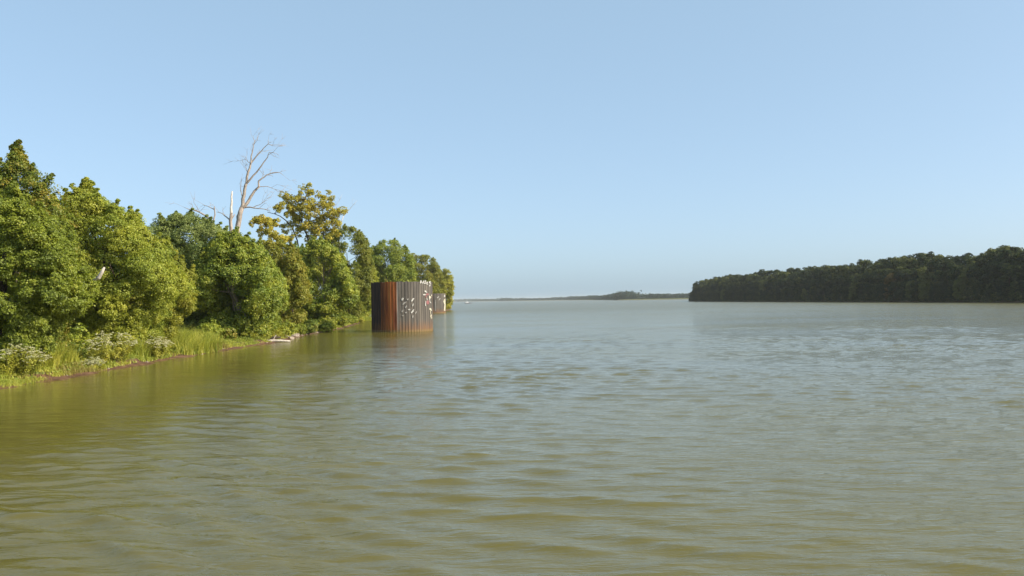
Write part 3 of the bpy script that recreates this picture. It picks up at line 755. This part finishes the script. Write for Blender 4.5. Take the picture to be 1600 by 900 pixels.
# ------------------------------------------------------------------ plants of the shore
def blades(centers, h, per, rng, width=.03, spread=.25, lean=.35, tint=None):
    M = len(centers); idx = np.repeat(np.arange(M), per); N = len(idx)
    b = centers[idx] + np.concatenate([rng.normal(0, spread, (N, 2)), np.zeros((N, 1))], 1)
    L = h[idx] * rng.uniform(.55, 1.15, N)
    a = rng.uniform(0, 6.28, N); dirv = np.stack([np.cos(a), np.sin(a), np.zeros(N)], 1)
    side = np.stack([-np.sin(a + rng.normal(0, .8, N)), np.cos(a), np.zeros(N)], 1) * width * rng.uniform(.6, 1.4, (N, 1))
    ln = rng.uniform(.05, lean, (N, 1))
    up = np.array([0, 0, 1.0])
    m1 = b + up * L[:, None] * .55 + dirv * L[:, None] * ln * .35
    tip = b + up * L[:, None] * .98 + dirv * L[:, None] * ln * 1.3
    V = np.empty((N, 5, 3)); V[:, 0] = b - side; V[:, 1] = b + side; V[:, 2] = m1 + side * .8; V[:, 3] = tip; V[:, 4] = m1 - side * .8
    F4 = np.arange(N)[:, None] * 5 + np.array([[0, 1, 2, 4]]); F3 = np.arange(N)[:, None] * 5 + np.array([[4, 2, 3, 3]])
    ct = tint[idx] if tint is not None else rng.uniform(0, 1, M)[idx]
    T = np.clip(ct * .6 + rng.uniform(0, .4, N), 0, 1)
    Fq = np.concatenate([F4, F3[:, :]]); return V.reshape(-1, 3), Fq, np.repeat(T, 5)
def blade_mesh(name, V, Fq, T):
    # split quads and tips into triangles so that no face repeats a vertex
    q = Fq[:len(Fq) // 2]; tr = Fq[len(Fq) // 2:][:, :3]
    tri = np.concatenate([q[:, [0, 1, 2]], q[:, [0, 2, 3]], tr])
    return mesh_np(name, V, tri, attr=T)
rg = np.random.default_rng(8)
# bank grass: low tufts all along the left bank
n = 5200
gy = 34 + (250 - 34) * rg.uniform(0, 1, n) ** 1.5; sh = np.interp(gy, LY, LX)
gx = sh - .75 - np.abs(rg.normal(0, 1, n)) * 2.2
c = np.stack([gx, gy, ground_np(gx, gy) - .03], 1)
hh = rg.uniform(.18, .55, n) * np.where(sh - gx < 1.9, .7, 1.0)
tn = .5 + .5 * np.sin(gy * .35) * np.sin(gy * .13 + 1); tn = np.clip(tn * .7 + rg.uniform(0, .3, n), 0, 1)
V, Fq, T = blades(c, hh, 16, rg, width=.022, spread=.16, lean=.8, tint=tn)
o = link('bank_grass', blade_mesh('bank_grass', V, Fq, T), LM['grass'])
tag(o, 'low green grass growing along the top of the muddy left shore', 'grass', kind='stuff')
# broad leaved weeds
n = 2600
gy = 36 + (240 - 36) * rg.uniform(0, 1, n) ** 1.4; gx = np.interp(gy, LY, LX) - .95 - np.abs(rg.normal(0, 1, n)) * 1.9
c = np.stack([gx, gy, ground_np(gx, gy) + .12], 1)
V, Fq, T = leaves(c, np.tile([.4, -.2, .6], (n, 1)), rg.uniform(.2, .45, n), 14, .11, rg, flat=.8)
o = link('bank_weeds', mesh_np('bank_weeds', V, Fq, attr=T), LM['light'])
tag(o, 'low leafy weeds scattered along the left shore between the grasses', 'weeds', kind='stuff')

def grass_clump(px, py, X, w_, h_, leaf, label, seed, n=60, per=16, width=.03, group=None):
    Y = PX(px, py, X).y; rng = np.random.default_rng(seed)
    root_z = ground_z(X, Y)
    base = np.array((X, Y, root_z - .05))
    c_ = np.stack([rng.uniform(-1, 1, n) * w_ * .35, rng.uniform(-1, 1, n) * w_, np.zeros(n)], 1)
    for i in range(n): c_[i, 2] = ground_z(X + c_[i, 0], Y + c_[i, 1]) - base[2] - .05
    V, Fq, T = blades(c_, h_ * rng.uniform(.45, 1.1, n) * (1 - .35 * (c_[:, 1] / w_) ** 2), per, rng, width, .16, .75)
    o = link('grass_clump', blade_mesh('grass_clump', V, Fq, T), LM[leaf]); o.location = base
    tag(o, label, 'grass', group); return o
grass_clump(294, 530, -34.1, 5.2, 2.3, 'grass', 'tall bright yellow green grass clump right of the white flowering bushes', 61, n=420, per=24, width=.022)
grass_clump(326, 538, -33.2, 3.0, 1.3, 'drygrass', 'straw tinted grass at the right end of the tall bright grass', 62, n=130, per=20, width=.018)
grass_clump(85, 568, -34.3, 2.0, 1.9, 'grass', 'dark green reeds between the two left white flowering bushes', 63, n=110, per=22, width=.026)
grass_clump(112, 582, -33.2, 2.6, .55, 'drygrass', 'patch of straw coloured grass at the muddy edge below the reeds', 64, n=160, per=22, width=.014)
grass_clump(216, 552, -33.9, 1.0, 1.9, 'grass', 'slim green grass clump between the large and the small white flowering bush', 65, n=50, per=20, width=.02)
grass_clump(20, 600, -32.9, 2.4, .4, 'grass', 'short grass at the waterline below the leftmost flowering bush', 66, n=110, per=20, width=.013)
grass_clump(568, 500, -42.0, 6.0, 1.3, 'grass', 'strip of yellow green grass on the low bank left of the big steel cell', 67, n=260, width=.04)
def flower_bush(px, py, X, w_, h_, label, seed, nf=70, leaf='yellowgreen'):
    Y = PX(px, py, X).y; rng = np.random.default_rng(seed); bz = ground_z(X, Y) - .05
    root = empty('flowering_bush', (X, Y, bz)); tag(root, label, 'bush', 'white flowering bushes on the shore')
    nst = 44; paths = []; tops = []
    for i in range(nst):
        a = rng.uniform(0, 6.28); rr = math.sqrt(rng.uniform()) ; q = Vector((math.cos(a) * rr * w_ * .5, math.sin(a) * rr * w_, h_ * (1 - .45 * rr * rr) * rng.uniform(.75, 1.05)))
        p0 = Vector((q.x * .4, q.y * .5, 0)); paths.append(([p0, p0.lerp(q, .5) + Vector(rng.normal(0, .06, 3)), q], [.014, .011, .007])); tops.append(q)
    link('stems', tube_mesh('stems', paths, 4), BARK, root)
    tops = np.array(tops)
    cs = []
    for q in tops:
        for s in np.linspace(.25, .92, 5): cs.append(q * np.array([.4 + .6 * s, .5 + .5 * s, s]) + rng.normal(0, .09, 3))
    cs = np.array(cs); cs = cs[cs[:, 2] > .1]
    V, Fq, T = leaves(cs, unit(cs + [0, 0, .1]), rng.uniform(.22, .4, len(cs)), 34, .10, rng, flat=.8, upw=.2)
    link('foliage', mesh_np('foliage', V, Fq, attr=T), LM[leaf], root)
    fc = np.repeat(tops, 4, 0) + rng.normal(0, .24, (len(tops) * 4, 3)) * [1, 1, .4] + [.05, -.05, .1]
    V, Fq, T = leaves(fc, np.tile([.2, -.2, 1.], (len(fc), 1)), rng.uniform(.14, .26, len(fc)), 22, .075, rng, flat=.35, upw=1.2)
    link('blossoms', mesh_np('blossoms', V, Fq, attr=T), LM['flower'], root)
flower_bush(28, 583, -33.8, 2.6, 1.7, 'leftmost white flowering bush, spreading low at the edge of the picture', 71)
flower_bush(170, 560, -33.6, 3.4, 2.4, 'largest white flowering bush with flat creamy heads, on the shore below the broken branch', 72)
flower_bush(146, 582, -33.0, .9, .75, 'tiny pale flowering bush at the waterline in front of the largest one', 73)
flower_bush(242, 552, -33.4, 2.3, 1.9, 'small white flowering bush beside the tall bright grass', 74)
def shrub(px, py, X, w_, h_, leaf, label, seed, size=.13, group=None, name='leafy_shrub', dens=16):
    Y = PX(px, py, X).y; rng = np.random.default_rng(seed); gz = ground_z(X, Y) - .05
    lc, lr = [], []
    for _ in range(16):
        a = rng.uniform(0, 6.28); rr = math.sqrt(rng.uniform()); r_ = min(w_, h_) * rng.uniform(.22, .4)
        lc.append((X + math.cos(a) * rr * w_ * .55, Y + math.sin(a) * rr * w_ * .8, gz + h_ * (.15 + .7 * rng.uniform() * (1 - .5 * rr)))); lr.append(r_)
    return build_tree(name, (X, Y, gz), lc, lr, leaf, size, 26, dens, seed, label, cat='shrub', group=group, spray=.38, trunk_r=.05, nlimb=5, flat=.6, reach=1.0)
shrub(420, 515, -33.2, 2.2, 2.0, 'yellowgreen', 'yellow green shrub on the shore just behind the drift log', 81, size=.17)
shrub(463, 512, -34.4, 2.0, 2.2, 'green', 'deep green shrub between the drift log and the stones', 82, size=.17)
shrub(395, 525, -33.2, 2.0, 1.2, 'yellowgreen', 'low yellow shrub at the foot of the large leaved sycamore', 83, size=.15)
shrub(548, 500, -37.2, 3.0, 2.6, 'green', 'dark green shrub dipping into the water past the stones', 84, size=.22, dens=10)
shrub(497, 512, -35.0, 2.6, 2.0, 'sycamore', 'large leaved shrub hanging above the stones', 85, size=.2, dens=12)
SL = ['at the left picture edge under the broad mid green tree', 'behind the leftmost white flowering bush', 'behind the dark green reeds', 'right of the reeds under the rounded light green tree', 'behind the largest white flowering bush',
      'behind the small white flowering bush', 'at the left end of the tall bright grass', 'at the right end of the tall bright grass', 'under the left side of the large leaved sycamore', 'under the middle of the large leaved sycamore',
      'behind the drift log', 'behind the left stones at the waterline', 'behind the right stones at the waterline', 'in the shade past the last stones']
for i, (px, X) in enumerate([(-20, -35), (52, -35.2), (88, -36), (125, -36.2), (200, -36), (232, -35.4), (262, -35.6), (330, -35.8), (350, -35), (378, -35.6), (440, -33.4), (478, -33.9), (515, -34.6), (530, -36.2)]):
    shrub(px, 540, X, 2.0 + (i % 3) * .4, 1.7 + (i % 4) * .35, ['green', 'light', 'dark'][i % 3], 'low green shrub ' + SL[i], 90 + i,
          size=.15 + .0006 * PX(px, 540, X).y, group='low shrubs under the left bank trees', dens=11)

shrub(505, 516, -33.6, 3.2, 2.4, 'sycamore', 'broad shrub touching the water at the right end of the stones', 180, size=.2, dens=12)
shrub(536, 508, -35.2, 4.0, 3.0, 'green', 'dark green bush overhanging the water halfway from the stones to the big cell', 181, size=.22, dens=10)
shrub(556, 503, -38.0, 3.0, 1.8, 'yellowgreen', 'low yellow green bush on the last bit of bank before the big steel cell', 182, size=.22, dens=10)
# drift log, stones
lg = empty('drift_log', (*PX(434, 536, -30.9).xy, 0.02)); tag(lg, 'pale drift log lying half in the water at the tip of the mud shore', 'log')
rl = np.random.default_rng(6)
link('log', tube_mesh('log', [([(-1.9, -.2, .12), (-.8, 0, .20), (.5, .05, .17), (1.6, .2, .10)], [.20, .19, .15, .09])], 9), DEADW, lg)
link('branch_stub', tube_mesh('branch_stub', [([(-.6, 0, .3), (-.4, .15, .75), (-.2, .2, .95)], [.09, .07, .03])], 6), DEAD, lg)
link('root_clump', tube_mesh('root_clump', [([(-1.0, .1, .2), (-.7, .3, .55), (.3, .35, .6)], [.22, .24, .12])], 7), BARK, lg)
STONE = noise_mat('stone_tan', [(.20, .15, .11), (.42, .34, .27)], (1, 1, 1), 5, bump=.6, objrand=.3)
def stone_mesh(seed, r):
    import bmesh
    rng = np.random.default_rng(seed); bm = bmesh.new(); bmesh.ops.create_icosphere(bm, subdivisions=2, radius=1)
    pl = [(Vector(rng.normal(0, 1, 3)).normalized(), rng.uniform(.55, .85)) for _ in range(9)]
    for v in bm.verts:
        for nn, dd in pl:
            e = v.co.dot(nn) - dd
            if e > 0: v.co -= nn * e
        v.co = Vector((v.co.x * r, v.co.y * r * 1.2, v.co.z * r * .6))
    me = bpy.data.meshes.new('stone'); bm.to_mesh(me); bm.free(); me.materials.append(STONE); return me
sm = [stone_mesh(i, 1) for i in range(5)]
rs_ = np.random.default_rng(12)
for i in range(34):
    y = 118 + i * .95 + rs_.uniform(-.5, .5) if i < 26 else 60 + (i - 26) * 6.5
    x = np.interp(y, LY, LX) - rs_.uniform(-.2, .9); s = rs_.uniform(.15, .48) if i < 26 else rs_.uniform(.08, .16)
    o = bpy.data.objects.new('stone', sm[i % 5]); COL.objects.link(o)
    o.location = (x, y, ground_z(x, y) + s * .15); o.rotation_euler = (rs_.uniform(-.3, .3), rs_.uniform(-.3, .3), rs_.uniform(0, 6)); o.scale = (s, s, s)
    if i < 26: tag(o, 'tan stone among those at the waterline right of the drift log', 'stone', 'stones at the waterline right of the log')
    else: tag(o, 'small reddish stone lying on the bare mud strip of the near shore', 'stone', 'small stones on the mud strip')

# ------------------------------------------------------------------ right bank wood
def far_crown(seed, H, Wd, size, per, nspr, mat):
    rng = np.random.default_rng(seed)
    lc, lr = [], []
    for i in range(26):
        z = H * (.14 + .80 * ((i + rng.uniform()) / 26)); s = (z / H)
        wr = Wd * (1.0 if s < .7 else math.sqrt(max(.05, 1 - ((s - .7) / .33) ** 2)))
        a = rng.uniform(0, 6.28); r_ = Wd * rng.uniform(.28, .44)
        rad = max(wr - r_ * .7, .1) * math.sqrt(rng.uniform(.3, 1))
        lc.append((math.cos(a) * rad, math.sin(a) * rad, min(z, H - r_ * .9))); lr.append(r_)
    lc = np.array(lc); lr = np.array(lr)
    C_, O_ = lobes_to_sprays(lc, lr, rng, nspr, lc.mean(0))
    V, Fq, T = leaves(C_, O_, np.full(len(C_), 1.1) * rng.uniform(.7, 1.3, len(C_)), per, size, rng, .5)
    return mesh_np('crown', V, Fq, attr=T)
variants = []
for v in range(7):
    H = 20; me = far_crown(500 + v, H, [4.6, 5.2, 4.2, 5.6, 4.8, 5.0, 4.0][v], .62, 12, 5.0, None)
    me.materials.append(LM['farrust'] if v == 6 else LM['farlight'] if v == 5 else LM['far'])
    rng = np.random.default_rng(v)
    tm = tube_mesh('trunk', [(wiggle((0, 0, -.5), (rng.uniform(-1, 1), rng.uniform(-1, 1), H * .8), 5, .04, rng), [.35, .28, .24, .2, .14, .06])], 6); tm.materials.append(BARK)
    variants.append((me, tm))
rr_ = np.random.default_rng(21)
def plant_far(x, y, s, v, label, name='bank_tree', group='trees of the wood on the right bank', zs=1.0):
    root = empty(name, (x, y, ground_z(x, y) - .1), rr_.uniform(0, 6.28)); root.scale = (s, s, s * zs)
    tag(root, label, 'tree', group)
    o = bpy.data.objects.new('crown', variants[v][0]); COL.objects.link(o); o.parent = root
    o = bpy.data.objects.new('trunk', variants[v][1]); COL.objects.link(o); o.parent = root
    return root
cnt = 0
for row, (off, h0, h1) in enumerate([(2.0, 9, 12), (7, 16, 19), (14, 21, 24), (22, 24, 26.5)]):
    y = 335.0 + row * 3
    while y < 966 - row * 2:
        x = np.interp(y, RY, RX) + off + rr_.uniform(-1.5, 1.5)
        big = .5 + .5 * math.sin(y * .021 + 1) * math.sin(y * .047)
        h = (h0 + (h1 - h0) * rr_.uniform()) * (.95 + .10 * big) * (.93 if y > 930 else 1)
        v = int(rr_.integers(0, 5)) if rr_.uniform() > [.06, .08, .20, .26][row] else 5  # paler leaves commoner in the rear ranks, painting in their sunlit tops
        lab = ['low dark tree overhanging the waterline of the right bank wood', 'dark shaded tree in the front rank of the right bank wood',
               'tree of the sunlit canopy of the right bank wood', 'tall tree at the back of the right bank wood, its top in the sun'][row]
        plant_far(x, y, h / 20, v, lab, group=['overhanging trees of the right bank', 'front rank trees of the right bank', 'canopy trees of the right bank', 'back trees of the right bank'][row])
        cnt += 1; y += [8.5, 9.0, 10.0, 11.5][row] * rr_.uniform(.8, 1.2) * (1.0 if y < 700 else 1.15)
pq = PX(1395, 470, 224); plant_far(np.interp(pq.y, RY, RX) + 1.0, pq.y, 0.86, 6, 'rusty orange tree low in the dark face of the right bank wood', group='single trees of the right bank')
pq = PX(1110, 470, 206); 
plant_far(213, 964, .96, 5, 'lighter tree at the downstream tip of the right bank wood', group='single trees of the right bank')
pq = PX(1560, 470, 240); plant_far(np.interp(pq.y, RY, RX) + 18, pq.y, 1.24, 2, 'tallest dark crown of the right bank wood near the right edge', group='single trees of the right bank')
n = 9000
uy = rr_.uniform(330, 985, n); ux = np.interp(uy, RY, RX) + .6 + np.abs(rr_.normal(0, 1, n)) * 2.6
uc = np.stack([ux, uy, ground_np(ux, uy) + rr_.uniform(0, 1, n) ** 1.3 * 4.2], 1)
V, Fq, T = leaves(uc, np.tile([-.6, -.2, .3], (n, 1)), rr_.uniform(.5, 1.0, n), 7, .5, rr_, .8)
o = link('bank_undergrowth', mesh_np('bank_undergrowth', V, Fq, attr=T), LM['far'])
tag(o, 'tangled dark undergrowth along the waterline of the right bank', 'undergrowth', kind='stuff')

# ------------------------------------------------------------------ far woods: one mass each
def far_wood(name, pts, depth, n, h, size, label, seed):
    """pts: polyline (x,y) of the water edge; trees inland of it as one mass"""
    rng = np.random.default_rng(seed); pts = np.array(pts, float)
    seg = np.linalg.norm(np.diff(pts, axis=0), axis=1); cum = np.concatenate([[0], np.cumsum(seg)])
    s = rng.uniform(0, cum[-1], n); x = np.interp(s, cum, pts[:, 0]); y = np.interp(s, cum, pts[:, 1])
    hh = np.interp(s, cum, h) * rng.uniform(.75, 1.05, n)
    hh = hh * (1 + .16 * np.sin(s / 41 + seed) * np.sin(s / 17) + .12 * np.sin(s / 9.0))
    x = x + rng.uniform(0, depth, n) * .5; y = y + rng.uniform(0, depth, n)
    lc, lo, lr_ = [], [], []
    for i in range(n):
        w_ = hh[i] * .30
        for k in range(13):
            z = hh[i] * rng.uniform(-.02, .86); d = unit(rng.normal(0, 1, (1, 3)))[0]
            lc.append((x[i] + d[0] * w_, y[i] + d[1] * w_, 2.0 + z)); lo.append((d[0], d[1], .5)); lr_.append(hh[i] * .16)
    V, Fq, T = leaves(np.array(lc), unit(np.array(lo)), np.array(lr_), 9, size, rng, .7)
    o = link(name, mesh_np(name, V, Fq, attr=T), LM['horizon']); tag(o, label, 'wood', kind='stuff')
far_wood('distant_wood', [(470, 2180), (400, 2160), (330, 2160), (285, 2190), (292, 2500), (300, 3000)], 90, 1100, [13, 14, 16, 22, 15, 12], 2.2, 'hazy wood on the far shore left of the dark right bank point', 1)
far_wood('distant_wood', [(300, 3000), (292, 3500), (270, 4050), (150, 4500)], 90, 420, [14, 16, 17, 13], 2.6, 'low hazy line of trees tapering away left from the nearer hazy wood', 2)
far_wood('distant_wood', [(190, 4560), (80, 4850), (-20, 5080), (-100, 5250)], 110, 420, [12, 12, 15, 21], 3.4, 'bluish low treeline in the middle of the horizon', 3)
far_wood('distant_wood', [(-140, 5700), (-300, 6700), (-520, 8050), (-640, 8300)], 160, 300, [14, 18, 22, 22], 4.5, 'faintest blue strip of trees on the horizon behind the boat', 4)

# ------------------------------------------------------------------ boat
bt = empty('river_boat', (*P(731, 473, 1700).xy, 0), R(8)); tag(bt, 'small white boat far away on the horizon right of the left bank', 'boat')
WHITE = noise_mat('boat_white_paint', [(.6, .6, .6), (.8, .8, .8)], (1, 1, 1), 1, rough=.4)
HULL = noise_mat('boat_dark_hull', [(.05, .04, .045), (.10, .07, .07)], (1, 1, 1), 1, rough=.5)
GLASS = noise_mat('boat_window', [(.03, .04, .05), (.05, .06, .07)], (1, 1, 1), 1, rough=.1)
def prism(name, outline, z0, z1, mat, parent, inset=1.0):
    n = len(outline); V = [(x, y, z0) for x, y in outline] + [(x * inset, y * inset, z1) for x, y in outline]
    Fq = [(i, (i + 1) % n, n + (i + 1) % n, n + i) for i in range(n)] + [tuple(range(n))[::-1], tuple(range(n, 2 * n))]
    me = bpy.data.meshes.new(name); me.from_pydata(V, [], Fq); return link(name, me, mat, parent)
prism('hull', [(-7, -1.7), (-6.6, -2), (4.5, -2), (7, -.8), (7.6, 0), (7, .8), (4.5, 2), (-6.6, 2), (-7, 1.7)], -.4, 1.1, HULL, bt, 1.03)
prism('cabin', [(-4.5, -1.5), (1.6, -1.5), (1.6, 1.5), (-4.5, 1.5)], 1.1, 3.1, WHITE, bt, .97)
prism('wheelhouse', [(-2.6, -1.2), (.4, -1.2), (.4, 1.2), (-2.6, 1.2)], 3.1, 4.9, WHITE, bt, .93)
prism('window_band', [(-2.62, -1.22), (.43, -1.22), (.43, 1.22), (-2.62, 1.22)], 3.8, 4.4, GLASS, bt, .965)
link('mast', tube_mesh('mast', [([(-1.5, 0, 4.9), (-1.5, 0, 6.8)], [.08, .04])], 6), WHITE, bt)

# ------------------------------------------------------------------ haze
hx = bpy.data.meshes.new('haze'); X0, X1, Y0_, Y1, Z0, Z1 = -9100, 9100, -700, 12100, -4.2, 36
hx.from_pydata([(X0, Y0_, Z0), (X1, Y0_, Z0), (X1, Y1, Z0), (X0, Y1, Z0), (X0, Y0_, Z1), (X1, Y0_, Z1), (X1, Y1, Z1), (X0, Y1, Z1)], [],
               [(3, 2, 1, 0), (4, 5, 6, 7), (0, 1, 5, 4), (1, 2, 6, 5), (2, 3, 7, 6), (3, 0, 4, 7)])
m, t, out = new_mat('haze_air')
pv = t.nodes.new('ShaderNodeVolumePrincipled'); pv.inputs['Color'].default_value = (.97, .98, 1, 1); pv.inputs['Density'].default_value = HAZE
pv.inputs['Anisotropy'].default_value = .2
t.links.new(pv.outputs[0], out.inputs['Volume'])
tag(link('haze', hx, m), 'thin summer haze over the river', 'haze', kind='stuff')
